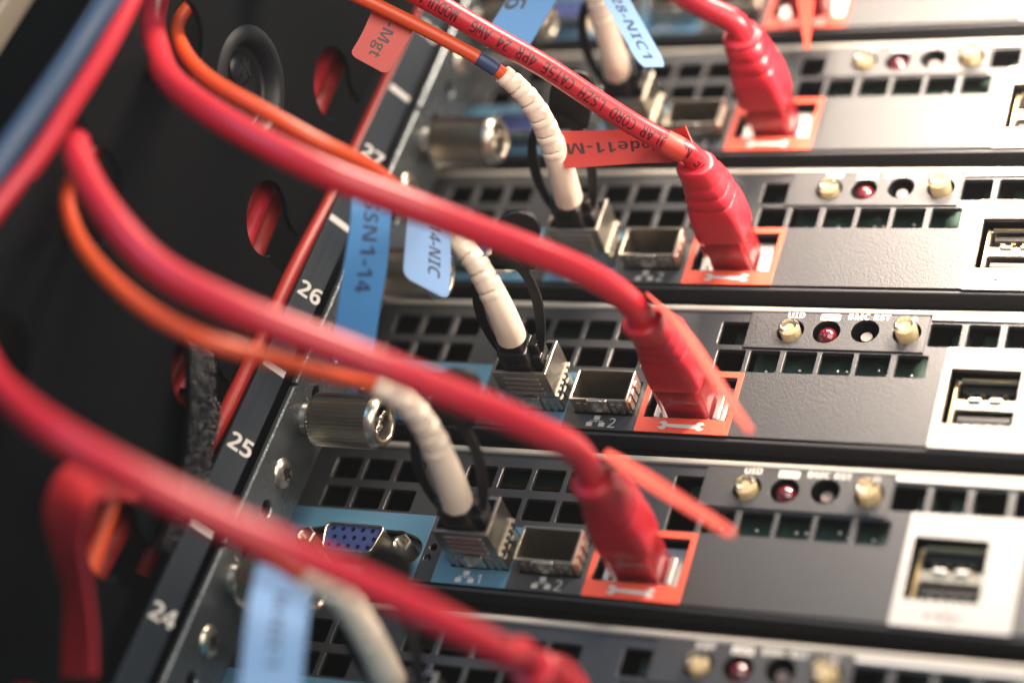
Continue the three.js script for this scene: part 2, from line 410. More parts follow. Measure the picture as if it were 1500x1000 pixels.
  const D = (o, P = THREE.Shape) => { // rounded trapezoid, wider above
    const p = new P(), w = 8 + o, w2 = 6.6 + o, h = 3.9 + o, cx = -58.7, cy = 7.4;
    const c = [[cx - w2, cy - h], [cx + w2, cy - h], [cx + w, cy + h], [cx - w, cy + h]], r = 1.9 + o * 0.5;
    for (let i = 0; i < 4; i++) {
      const a = c[(i + 3) % 4], b = c[i], d = c[(i + 1) % 4];
      const u = (q) => { const l = Math.hypot(q[0] - b[0], q[1] - b[1]); return [b[0] + (q[0] - b[0]) / l * r, b[1] + (q[1] - b[1]) / l * r]; };
      const s0 = u(a), s1 = u(d); i ? p.lineTo(...s0) : p.moveTo(...s0); p.quadraticCurveTo(b[0], b[1], ...s1);
    }
    p.closePath(); return p;
  };
  part('shell', slab(D(0), [D(-0.55, THREE.Path)], -3, 4.3, 0.15, 8), M.steel, vga);
  const pinHoles = [];
  for (const [y, x0, n] of [[9.75, -64.2, 5], [7.5, -63.1, 5], [5.2, -64.2, 5]]) for (let i = 0; i < n; i++) pinHoles.push(circlePath(x0 + i * 2.6 + (y < 6 ? 0.3 : 0), y, 0.62));
  part('insert', [slab(D(-0.6), pinHoles, 0.5, 3.9, 0, 8), slab(D(-0.6), [], -0.5, 0.45, 0, 8)], M.vga, vga);
  part('shell_flange', slab(rectShape(-76, -41.5, 2.2, 13), [circlePath(-71.4, 7.6, 1.2), circlePath(-46, 7.6, 1.2)], -3.6, -3.1), M.steelDark, vga);
  for (const x of [-71.4, -46]) {
    const hex = new THREE.Shape(); for (let i = 0; i < 6; i++) { const a = i * Math.PI / 3 + 0.35, p = [x + 2.6 * Math.cos(a), 7.6 + 2.6 * Math.sin(a)]; i ? hex.lineTo(...p) : hex.moveTo(...p); } hex.closePath();
    const geos = [slab(hex, [circlePath(x, 7.6, 1.35)], -3, 3.4, 0.3, 16)];
    for (let i = 0; i < 6; i++) geos.push(new THREE.TorusGeometry(1.32, 0.16, 6, 20).translate(x, 7.6, 3 - i * 0.55));
    part('jack_screw', geos, M.steel, vga);
  }
  // two network cages
  for (const cx of [-25.9, -8.85]) {
    const cage = part('network_cage', [slab(rectShape(cx - 7.15, cx + 7.15, 4.75, 13.6, 0.3), [rectPath(cx - 6.75, cx + 6.75, 5.15, 13.2, 0.2)], -25, 5, 0.08), box(cx - 7, cx + 7, 5, 13.3, -25.6, -25.1)], M.steelDark, s);
    part('cage_rim', slab(rectShape(cx - 7.2, cx + 7.2, 4.7, 13.65, 0.3), [rectPath(cx - 6.7, cx + 6.7, 5.2, 13.15, 0.2)], 4.6, 5.1, 0.05), M.steel, cage);
    part('spring_finger', [-5.2, -3.2, 3.4, 5.3].map((o) => box(cx + o - 0.5, cx + o + 0.5, 4.35, 4.72, 0.4, 3.8, 0.1)).concat([6.2, 8.6, 11].map((y) => box(cx + 7.17, cx + 7.5, y - 0.8, y + 0.8, 0.4, 3.8, 0.1))), M.steelDark, cage);
    part('latch_tab', [box(cx - 2.4, cx + 2.4, 4.0, 4.7, 1.2, 5.4, 0.2), box(cx - 1.2, cx + 1.2, 3.8, 4.1, 3, 5.7, 0.1)], M.steelDark, cage);
    part('cage_dust_lip', box(cx - 6.7, cx + 6.7, 13.7, 14.5, 0.3, 3.4, 0.3), M.face, cage);
  }
  // management jack
  const jack = part('network_jack', [slab(rectShape(2.6, 20.2, 4.0, 15.2), [rectPath(5.5, 17.1, 3.99, 13)], -3.2, -2.2, 0.1), box(2.6, 20.2, 3.4, 3.95, -20, -2.2), box(2.6, 3.1, 4, 15, -20, -3.3), box(19.7, 20.2, 4, 15, -20, -3.3)], M.silver, s);
  part('jack_cavity', [box(5.2, 17.4, 3.99, 13.2, -20.4, -20), box(5.2, 5.45, 4, 13.2, -20, -3.3), box(17.15, 17.4, 4, 13.2, -20, -3.3), box(5.2, 17.4, 13.05, 13.4, -20, -3.3)], M.blackMatt, jack);
  part('spring_tab', [box(17.5, 19.2, 5, 12, -2.15, -0.6, 0.4), box(3.2, 4.8, 5, 12, -2.15, -0.8, 0.4)], M.silver, jack);
  // double usb port
  const usb = part('usb_port', [slab(rectShape(70.4, 85.1, 5.4, 20.9, 0.4), [rectPath(71.3, 84.2, 15.6, 20.2, 0.3), rectPath(71.3, 84.2, 7.4, 12.6, 0.3)], -16, -3.2, 0.25)], M.steel, s);
  for (const y of [17.9, 9.9]) {
    part('port_tongue', box(72.0, 83.5, y, y + 1.5, -15, -3.9, 0.2), M.black, usb);
    part('contact', [0, 1, 2, 3].map((i) => box(73.4 + i * 2.5, 74.5 + i * 2.5, y - 0.5, y - 0.02, -14, -4.4)), M.gold, usb);
    part('spring_tab', [box(73.8, 76.8, y - 3.3, y - 2.2, -6, -2.5, 0.45), box(78.4, 81.4, y - 3.3, y - 2.2, -6, -2.5, 0.45)], M.silver, usb);
  }
  part('shell_edge', [box(70.35, 71.0, 5.6, 20.6, -3.3, -2.7, 0.2), box(71.6, 84.0, 20.3, 21.0, -3.3, -2.5, 0.25)], M.gold, usb);
  part('port_back', box(70.6, 85.1, 5.4, 21.6, -17, -16.1), M.blackMatt, usb);
  return s;
}
const server = buildServer();
server.position.y = U * MM;
for (const [i, r] of ROWS.entries()) if (r !== 1) copy(server, [0, r * U, 0], serverWhere[i]);

// ================================================================ rack post with unit numbers
{
  const th = 58 * Math.PI / 180;
  const post = thing('rack_post', 'dark grey rack post printed 24, 25 and 26 with white ticks', 'rack post', [-74, 31.2, 35.7]);
  post.rotation.y = th;                       // its face looks between the port faces and the brackets
  part('post_front', box(-3.8, 3.1, -200, 330, -1.6, 0, 0.35), M.post, post);
  part('post_flange', [box(1.6, 3.1, -200, 330, -16, -1.7)], M.blackMatt, post);
  for (let k = -3; k <= 5; k++) part('printed_tick', sheet(rectShape(-3.4, 2.7, k * U - 0.9, k * U + 0.9, 0.1), 0.04), M.print, post);
  for (let k = -1; k <= 4; k++) part('printed_number', text(String(25 + k), 4.3, 0.0, -21.6 + k * U - 2.1, 0.04), M.print, post);
}

// ================================================================ mounting brackets with thumbscrews
const bracketWhere = ['steel mounting bracket at the bottom left, its thumbscrew behind the blurred pale blue label',
  'steel mounting bracket beside number 25 with the sharp ribbed thumbscrew',
  'steel mounting bracket behind the wide blue label strip beside number 26',
  'blurred mounting bracket right below the red Mgt label with glinting thumbscrew',
  'topmost blurred mounting bracket behind the orange cable'];
function buildBracket() {
  const b = thing('mounting_bracket', bracketWhere[1], 'bracket', [-72, 27.5, 22], 'steel mounting brackets on the rack post');
  b.userData.base = 'mounting_bracket';
  // outline in (-z, y), measured from the thumbscrew axis
  const sh = poly([[-9.2, -41], [-9.2, 2.2], [-7.6, 4.0], [-4.5, 4.4], [-2.5, 3.4], [10.2, 3.4], [10.2, -41]]);
  const holes = [circlePath(-0.2, -25.6, 1.9), circlePath(-0.2, -37.5, 1.9)];
  part('plate', yz(slab(sh, holes, 0, 1.6, 0.35, 16)), M.bracket, b);
  part('return_flange', [box(-14, -0.1, -41, 3.2, -12, -10.4), box(-10, -8.6, -41, 3.2, -22, -12.1)], M.faceDark, b);
  // button-head screw with cross recess
  for (const y of [-15.6]) {
    const pts = [[0.01, 0.4], [1.0, 0.5], [1.2, 1.35], [2.6, 1.05], [3.5, 0.3], [3.6, 0]].map((p) => new THREE.Vector2(p[0], p[1]));
    const sc = part('bracket_screw', new THREE.LatheGeometry(pts, 28).rotateZ(-Math.PI / 2).translate(1.6, y, 0), M.steel, b);
    part('cross_recess', [box(2.2, 2.95, y - 0.35, y + 0.35, -1.7, 1.7), box(2.21, 2.96, y - 1.7, y + 1.7, -0.35, 0.35)], M.black, sc);
  }
  const ts = new THREE.Group(); ts.name = 'thumbscrew'; b.add(ts);
  part('shank', new THREE.CylinderGeometry(3.2, 3.8, 3, 28).rotateZ(-Math.PI / 2).translate(3, 0, 0), M.steelDark, ts);
  const knurl = new THREE.Shape(), n = 38;
  for (let i = 0; i < n * 2; i++) { const a = i * Math.PI / n, r = i % 2 ? 6.3 : 5.45; i ? knurl.lineTo(r * Math.cos(a), r * Math.sin(a)) : knurl.moveTo(r * Math.cos(a), r * Math.sin(a)); }
  knurl.closePath();
  part('ribbed_grip', alongX(slab(knurl, [], 0, 15.2, 0)).translate(4.9, 0, 0), M.grip, ts);
  const cap = [[3.9, -0.2], [3.9, 1.9], [4.4, 2.3], [5.2, 2.2], [5.9, 1.2], [6.05, 0]].map((p) => new THREE.Vector2(p[0], p[1]));
  part('end_ring', new THREE.LatheGeometry(cap, 56).rotateZ(-Math.PI / 2).translate(20.1, 0, 0), M.steel, ts);
  const base = [[3.5, 0], [4.6, 0.2], [5.8, 1.5]].map((p) => new THREE.Vector2(p[0], p[1]));
  part('base_chamfer', new THREE.LatheGeometry(base, 56).rotateZ(-Math.PI / 2).translate(3.4, 0, 0), M.steel, ts);
  part('recess_floor', new THREE.CircleGeometry(3.95, 40).rotateY(Math.PI / 2).translate(20.3, 0, 0), M.blackMatt, ts);
  part('drive_cross', [box(20.3, 20.9, -0.42, 0.42, -2.0, 2.0, 0.15), box(20.35, 21.2, -3.2, 3.2, -0.5, 0.5, 0.2), new THREE.SphereGeometry(0.75, 12, 8).translate(20.9, 2.9, 0), new THREE.SphereGeometry(0.75, 12, 8).translate(20.9, -2.9, 0), new THREE.SphereGeometry(0.9, 12, 8).translate(20.7, 1.1, 0.3), new THREE.SphereGeometry(0.9, 12, 8).translate(20.7, -1.2, -0.2)], M.steel, ts);
  return b;
}
const bracket = buildBracket();
for (const [i, k] of [0, 1, 2, 3, 4].entries()) if (k !== 1) copy(bracket, [-72, 27.5 + (k - 1) * U, 22], bracketWhere[i]);

// ================================================================ black slotted cable panel
{
  const p = thing('cable_manager', 'black slotted side panel the red cables come out of', 'panel', [-80, 0, 0]);
  const sh = new THREE.Shape(), y0 = -170, y1 = 300;
  sh.moveTo(-121, y0); sh.lineTo(-41, y0);
  for (let yc = 61 - 5 * U; yc < 290; yc += U) {           // right-hand finger slots
    if (yc - 9 < y0) continue;
    sh.lineTo(-41, yc - 5.4); sh.lineTo(-43.6, yc - 6.6); sh.lineTo(-46.2, yc - 6.2);
    const a0 = Math.atan2(-6.2, 7.8), a1 = Math.atan2(6.2, 6.5);
    sh.absellipse(-54, yc, 8.6, 8.9, a0, a1 - Math.PI * 2, true);
    sh.lineTo(-44, yc + 5.6); sh.lineTo(-41, yc + 6.2);
  }
  sh.lineTo(-41, y1); sh.lineTo(-121, y1);
  for (let yc = 64.5 + 5 * U; yc > y0 + 12; yc -= U) {      // left-hand finger slots
    if (yc + 12 > y1) continue;
    sh.lineTo(-121, yc + 9.2);
    const a1 = Math.atan2(9.2, -7), a0 = Math.atan2(-9.2, -7);
    sh.absellipse(-105.5, yc, 9.6, 11, a1, a0, true);
    sh.lineTo(-121, yc - 9.2);
  }
  sh.closePath();
  const dish = [-79, 78.5];
  part('panel_plate', yz(slab(sh, [circlePath(...dish, 13.4)], -1.4, 0, 0.2, 24)), M.panel, p);
  const prof = [[14.2, 0.1], [13.4, 0.5], [12.6, 0.9], [11.8, 1.0], [11.0, 0.7], [10.2, -0.4], [9.6, -2.2], [9.2, -3.8], [0.01, -4.3]].map((q) => new THREE.Vector2(q[0], q[1]));
  const d = part('pressed_dish', new THREE.LatheGeometry(prof, 48).rotateZ(-Math.PI / 2).translate(0, dish[1], -dish[0]), std('dish_paint', lin(0.003, 0.004, 0.005), 0.5, 0, { ior: 1.5, bumpMap: fine, bumpScale: 0.00004 }), p);
  const head = [[0.01, 1.6], [2.0, 1.5], [3.6, 0.8], [4.2, 0]].map((q) => new THREE.Vector2(q[0], q[1]));
  part('panel_screw', new THREE.LatheGeometry(head, 28).rotateZ(-Math.PI / 2).translate(-3.9, 83, 81), M.black, d);
  part('cross_recess', [box(-2.6, -2.2, 82.5, 83.5, 78.6, 83.4), box(-2.61, -2.21, 80.6, 85.4, 80.5, 81.5)], M.inside, d);
  part('dish_hole', new THREE.CircleGeometry(3, 24).rotateY(Math.PI / 2).translate(-4.1, 73.5, 86), M.inside, d);
  part('duct_back', box(-42, -41, y0, y1, -40, 96), M.inside, p);
}

// ================================================================ hook-and-loop strap
{
  const s = thing('strap', 'black hook and loop strap tied through the panel slot beside number 25', 'strap');
  const A = [[-77, 17, 65.4], [-77, 12.4, 64.1], [-77, 7.8, 55.6], [-77, 3.1, 44.6], [-77, -4, 36.6], [-77, -14, 31.8]];
  const band = (pts, w, x) => ribbon(pts.map((q) => [x + 0.3, q[1] - w * 0.35, q[2] + w * 0.42]), pts.map((q) => [x, q[1] + w * 0.35, q[2] - w * 0.42]), 1.1, 40, 6);
  const P1 = [[-84, 22, 58], [-78.5, 18.5, 57], [-76.6, 13, 55.2], [-76, 6, 50.5], [-76, -1, 46], [-76.4, -10, 41], [-77.5, -22, 38]];
  const P2 = [[-85, 15, 47], [-79.5, 13.8, 46.8], [-77.4, 10, 46.2], [-77, 4, 44.6], [-77.2, -4, 43], [-78, -14, 40]];
  const tape = part('woven_band', [band(P1, 9, 0).translate(0, 0, 0)].map((g) => g), M.velcro, s);
  tape.geometry.dispose();
  const mk = (P, w) => ribbon(P.map((q) => [q[0], q[1] - w * 0.22, q[2] + w * 0.46]), P.map((q) => [q[0], q[1] + w * 0.22, q[2] - w * 0.46]), 1.2, 40, 6);
  s.remove(tape);
  part('woven_band', mk(P1, 9.5), M.velcro, s);
  part('woven_band', mk(P2, 6.5), M.velcro, s);
  const hooks = [], hk = new THREE.TorusGeometry(0.5, 0.12, 4, 8, 4.4);
  for (const [P, w, num] of [[P1, 9.5, 600], [P2, 6.5, 300]]) {
    const c = new THREE.CatmullRomCurve3(P.map(V));
    for (let i = 0; i < num; i++) {
      const row = Math.floor(i / 10) / (num / 10), q = c.getPoint(Math.min(1, 0.12 + row * 0.88)), f = ((i % 10) + 0.5 + (rnd() - 0.5) * 0.5) / 10 - 0.5;
      const g = hk.clone().rotateZ(rnd() * 0.8 - 0.2).rotateX(rnd() * 6.28).rotateY(rnd() * 0.8);
      hooks.push(g.translate(q.x + 0.85, q.y + f * w * 0.44, q.z - f * w * 0.92));
    }
  }
  const h = part('hook_pile', hooks, std('hook_nylon', lin(0.02, 0.023, 0.027), 0.2, 0, { clearcoat: 1, clearcoatRoughness: 0.1 }), s);
  h.userData.kind = 'stuff';
}

// ================================================================ transceivers
const sfpRows = [-1, 0, 1, 2, 3];
const sfpWhere = ['metal transceiver in the lowest server under the bottom cream boot',
  'metal transceiver in the port above the dim blue number 1 label',
  'sharp ribbed metal transceiver left of the empty port marked 2',
  'metal transceiver below the red Node label',
  'blurred metal transceiver under the 28-NIC1 label'];
function buildTransceiver() {
  const t = thing('transceiver', sfpWhere[2], 'transceiver', [-25.9, U + 9.2, 0], 'transceivers plugged into the servers');
  t.userData.base = 'transceiver';
  const hw = 6.85, y0 = -4.5, y1 = 5.6;
  const outer = poly([[-hw, y0], [hw, y0], [hw, y1], [-hw, y1]]);
  part('module_shell', [slab(outer, [rectPath(-hw + 0.8, hw - 0.8, y0 + 0.7, y1 - 0.7)], 5.3, 13.6, 0.12), box(-6.3, 6.3, -3.8, 3.8, -12, 5.2)], M.steelDark, t);
  part('front_rim', [box(-hw - 0.05, hw + 0.05, y0 - 0.05, y0 + 0.75, 13.3, 14.1, 0.2), box(hw - 0.85, hw + 0.06, y0 + 0.4, y1 + 0.05, 13.3, 14.1, 0.2), box(-hw - 0.06, -hw + 0.85, y0 + 0.4, y1 + 0.05, 13.3, 14.1, 0.2), box(hw - 2.6, hw, y1 - 0.8, y1 + 0.06, 13.31, 14.12, 0.2)], M.steel, t);
  for (let i = 0; i < 4; i++) part('cooling_rib', box(-4.6, 4.6, y0 - 0.35, y0 + 0.1, 11.6 - i * 1.75, 12.25 - i * 1.75, 0.16), M.steel, t);
  part('spring_collar', [box(hw - 0.1, hw + 0.75, y0 - 0.3, y1 - 0.2, 5.2, 6.2, 0.15)], M.steel, t);
  for (let i = 0; i < 5; i++) part('collar_slot', box(hw + 0.3, hw + 0.8, y0 + 0.7 + i * 1.75, y0 + 1.7 + i * 1.75, 4.7, 6.26), M.black, t);
  part('back_wall', box(-hw + 0.85, hw - 0.85, y0 + 0.75, y1 - 0.75, 5.31, 6), M.blackMatt, t);
  // soft pull loop standing off the module
  const L = [[-4.4, 0, 14.5], [-6.4, 1.2, 21], [-7.4, 3.4, 28], [-6.2, 6.6, 35], [-1.5, 9, 38.5], [3.6, 9, 36.5], [6.4, 6.4, 30.5], [6.2, 2.8, 22], [4.2, 0, 14.5]];
  const mid = [-0.4, 4, 27], wide = (q, d) => { const v = [q[0] - mid[0], q[1] - mid[1], q[2] - mid[2]], l = Math.hypot(...v); return q.map((c, i) => c + v[i] / l * d); };
  part('pull_loop', ribbon(L.map((q) => wide(q, 1.3)), L.map((q) => wide(q, -1.2)), 0.9, 60, 3), M.blackMatt, t);
  const P = [[1.5, 9.6, 35], [3.5, 10.8, 40], [5.6, 12.2, 45.5], [7.2, 13.2, 50]];
  part('pull_tab', ribbon(P.map((q) => [q[0] - 5.6, q[1], q[2]]), P.map((q) => [q[0] + 5.6, q[1], q[2]]), 1.3, 40, 10, 2.6, 0.96), M.blackMatt, t);
  return t;
}
const trans = buildTransceiver();
for (const [i, r] of sfpRows.entries()) if (r !== 1) copy(trans, [-25.9, r * U + 9.2, 0], sfpWhere[i]);

// ================================================================ orange fibre cables with cream boots
const F = {
  boot1: [[-25.9, 53.2, 22], [-25.2, 52.9, 27.5], [-25.4, 53.6, 33], [-26.8, 55.4, 38.6], [-29, 57.7, 43.4], [-32.4, 60, 47.3], [-35.7, 62.4, 49.8]],
  boot2: [[-25.9, 98, 20], [-24.2, 96.8, 27], [-23.2, 96.7, 34.5], [-23.2, 97.2, 42], [-24, 98.1, 49.6], [-26.3, 99, 55.9], [-29.5, 99.4, 61]],
  boot0: [[-25.9, 8.8, 19], [-24.6, 8.9, 25], [-24, 9.6, 33.2], [-23.9, 10.5, 42.6], [-24.7, 10.5, 51.5], [-26.8, 9.7, 57.9], [-29.3, 8.8, 61.5]],
  bootm: [[-25.6, -36, 20], [-23.4, -37.4, 27.5], [-21.8, -37.4, 37.2], [-20.8, -37.6, 47.8], [-20.6, -37.9, 56.1], [-22.2, -38.7, 62], [-24.7, -39.6, 65.6]],
  boot3: [[-25.9, 142.2, 20], [-23.6, 139.9, 26.5], [-23.6, 140.9, 32.3], [-24.6, 143.5, 39.2], [-25.5, 146.4, 46.2], [-26.4, 150.4, 52.7]],
  orgA: [[-29.2, 99.4, 60.6], [-32, 99.6, 64], [-38.1, 99.9, 69.5], [-44.8, 100.2, 75.1], [-52.8, 100.4, 81.6], [-60.8, 100.4, 87.9], [-74, 101.5, 97], [-90, 104, 104], [-100, 112, 106]],
  orgB: [[-35.7, 62.4, 49.6], [-35.8, 55.4, 66.6], [-36.2, 48.8, 83.7], [-42.4, 45.4, 95.4], [-53.2, 48, 101.6], [-67.6, 54.6, 104.4], [-79.9, 65.4, 103], [-90.4, 80.3, 98.4], [-94, 100, 92]],
  orgC: [[-29.3, 8.8, 61.3], [-29.3, -0.6, 76.6], [-30.5, -9.7, 92.7], [-38.8, -13.4, 103], [-51.6, -9.4, 105.9], [-66.1, -0.8, 107.4], [-78.6, 10.2, 107], [-87, 22.4, 105.8], [-91.5, 41.9, 99.8]],
  orgD: [[-24.7, -39.6, 65.4], [-29.4, -39.1, 70], [-34.4, -42.5, 86.2], [-42.2, -44, 98.2], [-54.6, -41.6, 104.8], [-71.6, -33.1, 104.9], [-93.2, -19.6, 103.3]],
  org3: [[-26.4, 150.4, 52.6], [-28, 158, 62], [-34, 170, 78], [-50, 180, 92]],
};
function fibreCable(label, bootPts, cablePts, cy, sleeve) {
  const t = thing('fibre_cable', label, 'cable', [0, 0, 0], 'orange fibre cables with cream boots');
  const X = -25.9, con = new THREE.Group(); con.name = 'connector'; t.add(con);
  part('housing', [box(X - 4.3, X + 3.2, cy - 3.4, cy + 3.2, 7, 19.5, 0.7), box(X - 3.6, X + 2.6, cy - 2.9, cy + 3, 19.4, 23, 0.8)], M.black, con);
  part('grip_rib', [0, 1, 2].map((i) => box(X - 2.6, X + 1.4, cy - 3.65, cy - 3.3, 15.6 + i * 1.1, 16.1 + i * 1.1, 0.15)), M.blackMatt, con);
  part('latch', [box(X + 3.1, X + 5.6, cy - 1.8, cy + 3, 8, 16.5, 0.5), box(X + 3.2, X + 5.2, cy - 0.6, cy + 3.2, 16.2, 19.5, 0.5), box(X + 5.4, X + 5.95, cy - 0.4, cy + 1.4, 10, 14.2, 0.2)], M.black, con);
  const b = part('boot', sweep(bootPts, (tt, a, L) => {
    let r = 3.5 - 1.2 * Math.pow(tt, 1.2) - (tt < 0.02 ? 0.5 : 0);
    if (tt > 0.42 && tt < 0.985) {
      const q = (tt - 0.42) * L / 2.3, i = Math.floor(q), w = q - i;
      const side = Math.cos(a + (i % 2 ? Math.PI : 0) + 0.6);
      if (side > 0 && w > 0.72) r -= Math.min(1, side * 2.5) * 0.6 * Math.sin((w - 0.72) / 0.28 * Math.PI);
      else if (side > 0) r += 0.14 * Math.sin(w / 0.72 * Math.PI);
    }
    return r;
  }, 320, 40), M.cream, t);
  part('cable_jacket', sweep(cablePts, 1.62, 120, 20), M.orange, t);
  if (sleeve) {
    const c = new THREE.CatmullRomCurve3(cablePts.map(V), false, 'centripetal'), L = c.getLength(), sub = [];
    for (let i = 0; i <= 6; i++) { const p = c.getPointAt((2.2 + i * 0.85) / L); sub.push([p.x, p.y, p.z]); }
    part('sleeve', sweep(sub, 1.78, 16, 20), M.navy, t);
  }
  return t;
}
fibreCable('orange cable with navy sleeve and cream boot along the printed red cable', F.boot2, F.orgA, 2 * U + 9.2, true);
fibreCable('orange cable running above the second red cable to a sharp cream boot', F.boot1, F.orgB, U + 9.2);
fibreCable('orange cable looping below the third red cable to a cream boot', F.boot0, F.orgC, 9.2);
fibreCable('cream booted cable at the bottom edge beside the blurred blue label', F.bootm, F.orgD, -U + 9.2);
fibreCable('blurred cream booted cable at the top beside the 28-NIC1 label', F.boot3, F.org3, 3 * U + 9.2);

// ================================================================ red patch cables
const R = {
  [2]: [[9.8, 97.7, 36], [5.6, 97.2, 40], [-1.4, 98.4, 44.8], [-9.6, 99.7, 52], [-19.3, 101.5, 60.7], [-30.3, 102.7, 69.7], [-41.7, 104.7, 78.2], [-53, 106.1, 86.2], [-66.3, 107.5, 94], [-82, 111, 101], [-96, 120, 104]],
  [1]: [[10.6, 47.6, 43.2], [7.7, 44.4, 54], [2, 39.6, 66.5], [-7.2, 34.6, 79.7], [-16.8, 31.1, 91.2], [-28, 29.9, 99.8], [-42.4, 33.2, 105.6], [-60.6, 41.4, 108.9], [-74.7, 51.5, 108.5], [-83.6, 62.3, 106.9], [-89.9, 72.2, 105.9], [-96, 88, 104]],
  [0]: [[11.6, 6.2, 46], [10.1, 1.2, 58.5], [5.1, -2.9, 70.8], [-3.5, -6.4, 83.2], [-12.6, -8.8, 93.9], [-23.5, -9.3, 101.5], [-36.1, -7.8, 107.5], [-49.5, -3.5, 112], [-63.3, 6.3, 115.4], [-76.7, 19.6, 115.7], [-86.5, 33.3, 112.6], [-92, 52, 107]],
  [-1]: [[12.6, -38, 42], [16.2, -45, 53], [15.5, -48.8, 65], [9.2, -52.1, 80.4], [1.9, -54.5, 92.8], [-5.9, -56.1, 103.4], [-15.2, -56.3, 111.6], [-26.1, -54.8, 118], [-39.6, -50.9, 122.2], [-57.3, -41.8, 120.4], [-73.7, -30, 114.3], [-88, -15, 108.7], [-95, 4, 104]],
  [3]: [[8.6, 145.5, 31.5], [1.2, 147.2, 36], [-9, 151.2, 40], [-24, 157, 47], [-42, 166, 56]],
  [4]: [[9, 190, 34], [2, 194, 44], [-10, 200, 56]],
};
const redLabel = {
  [2]: 'red network cable printed LSZH CAT5E with a red Node label round it',
  [1]: 'red network cable crossing above the sharp cream boot to the third server',
  [0]: 'red network cable running along the lower orange cable to the second server',
  [-1]: 'most blurred red network cable crossing the bottom, past number 24',
  [3]: 'faded red network cable at the top right with its boot in the pale server',
  [4]: 'red network cable plugged into the topmost server at the top edge',
};
// the print runs along the side of the jacket that faces out of the rack and down
const printSide = (() => {
  const pts = [[11, 98.2, 27], ...R[2]], c = new THREE.CatmullRomCurve3(pts.map(V), false, 'centripetal'), fr = c.computeFrenetFrames(200, false), d = new THREE.Vector3(0.32, -0.72, 0.65);
  const a = Math.atan2(d.dot(fr.binormals[50]), d.dot(fr.normals[50]));
  return (a / (2 * Math.PI) + 1) % 1;
})();
const jacketPrint = canvasTexture(2048, 128, (g, w, h) => {
  g.fillStyle = '#b8222d'; g.fillRect(0, 0, w, h);
  g.fillStyle = 'rgba(40,6,10,0.85)'; g.font = 'bold 31px monospace'; g.textBaseline = 'middle';
  const y = 128 * (1 - printSide);
  for (const dy of [-128, 0, 128]) { g.save(); g.translate(70, y + dy); g.scale(1.32, -1); g.fillText('5E MODULAR CORD LSZH CAT5E 4PR 24 AWG  MODULAR CORD LSZH', 0, 0); g.restore(); }
});
jacketPrint.wrapT = THREE.RepeatWrapping;
const jacketMat = std('printed_jacket', new THREE.Color(1, 1, 1), 0.34, 0, { map: jacketPrint });
function redCable(row) {
  const t = thing('red_patch_cable', redLabel[row], 'cable', [0, 0, 0], 'red network cables plugged into the servers');
  const y = row * U + 9.4, x = 11.3, bo = R[row];
  const end = bo[0], zEnd = row === 3 ? 29 : row === 2 ? 33 : 35;
  const k = (z) => { const f = Math.max(0, (z - 14) / (zEnd - 14)); return [(end[0] - x) * f * f * 0.8, (end[1] - y) * f * f * 0.8]; };
  const secs = [];
  const add = (z, hw, hh, c) => { const o = k(z); secs.push([z, x + o[0], y + o[1], hw, hh, c]); };
  add(9.2, 5.6, 4.4, 7); add(9.6, 6.2, 5.0, 6); add(13, 6.25, 5.3, 5.5); add(17, 6.1, 5.4, 5); add(20.2, 5.8, 5.3, 4.2);
  add(20.6, 5.2, 4.7, 4); add(21.2, 5.15, 4.65, 4); add(21.6, 5.6, 5.2, 3.6); add(23.6, 5.4, 5.1, 3.4); add(24.0, 4.85, 4.55, 3); add(24.7, 4.8, 4.5, 3); add(25.1, 5.2, 4.95, 2.8); add(27.0, 5.0, 4.8, 2.6); add(27.4, 4.6, 4.4, 2.4); add(28.1, 4.55, 4.35, 2.4); add(28.5, 4.85, 4.65, 2.3);
  add(zEnd - 1, 4.6, 4.4, 2.3); add(zEnd - 0.2, 4.2, 4.1, 2.1); add(zEnd, 3.6, 3.5, 2);
  const boot = part('boot', loft(secs, 56), M.boot, t);
  // hood over the latch
  const hood = [];
  for (const [z, cy, hw, hh, c] of [[6.5, 5.4, 2.6, 0.5, 3], [9, 5.6, 3.2, 1.7, 3], [15, 5.9, 3.4, 2.5, 3], [21, 5.7, 3.1, 2.6, 2.8], [26, 5.0, 2.6, 2.0, 2.6], [28.5, 4.2, 2.0, 1.2, 2.4]]) { const o = k(z); hood.push([z, x + o[0], y + o[1] + cy, hw, hh, c]); }
  part('latch_hood', loft(hood, 36), M.boot, boot);
  const plug = part('plug', [box(x - 5.85, x + 5.85, y - 4.1, y + 3.6, -9, 9, 0.4)], M.plug, t);
  part('plug_core', [box(x - 4.9, x + 4.6, y - 3.4, y + 2.8, -4, 9.4, 0.6)], M.boot, plug);
  part('contact', Array.from({ length: 8 }, (_, i) => box(x - 4.2 + i * 1.02, x - 3.8 + i * 1.02, y - 3.9, y - 3.5, -8.6, -4.5)), M.gold, plug);
  const path = [[x + k(zEnd - 6)[0], y + k(zEnd - 6)[1], zEnd - 6], ...bo];
  part('cable_jacket', sweep(path, row === 2 ? 2.6 : row < 0 ? 2.7 : 3.0, 200, 28), row === 2 ? jacketMat : M.cable, t);
  return t;
}
const red = {};
for (const r of [2, 1, 0, -1, 3, 4]) red[r] = redCable(r);

// ================================================================ labels stuck on the cables
function tapeTexture(bg, w, h, draw) {
  return canvasTexture(w, h, (g) => { g.fillStyle = bg; g.fillRect(0, 0, w, h); draw(g, w, h); });
}
const tape = (name, bg, w, h, draw, rough = 0.45) => std(name, new THREE.Color(1, 1, 1), rough, 0, { map: tapeTexture(bg, w, h, draw) });
const RED = '#b8352b', BLUE = '#3a76ab', PALE = '#7ea4d0';
const ink = 'rgba(38,20,22,0.9)', inkBlue = 'rgba(24,34,58,0.85)';
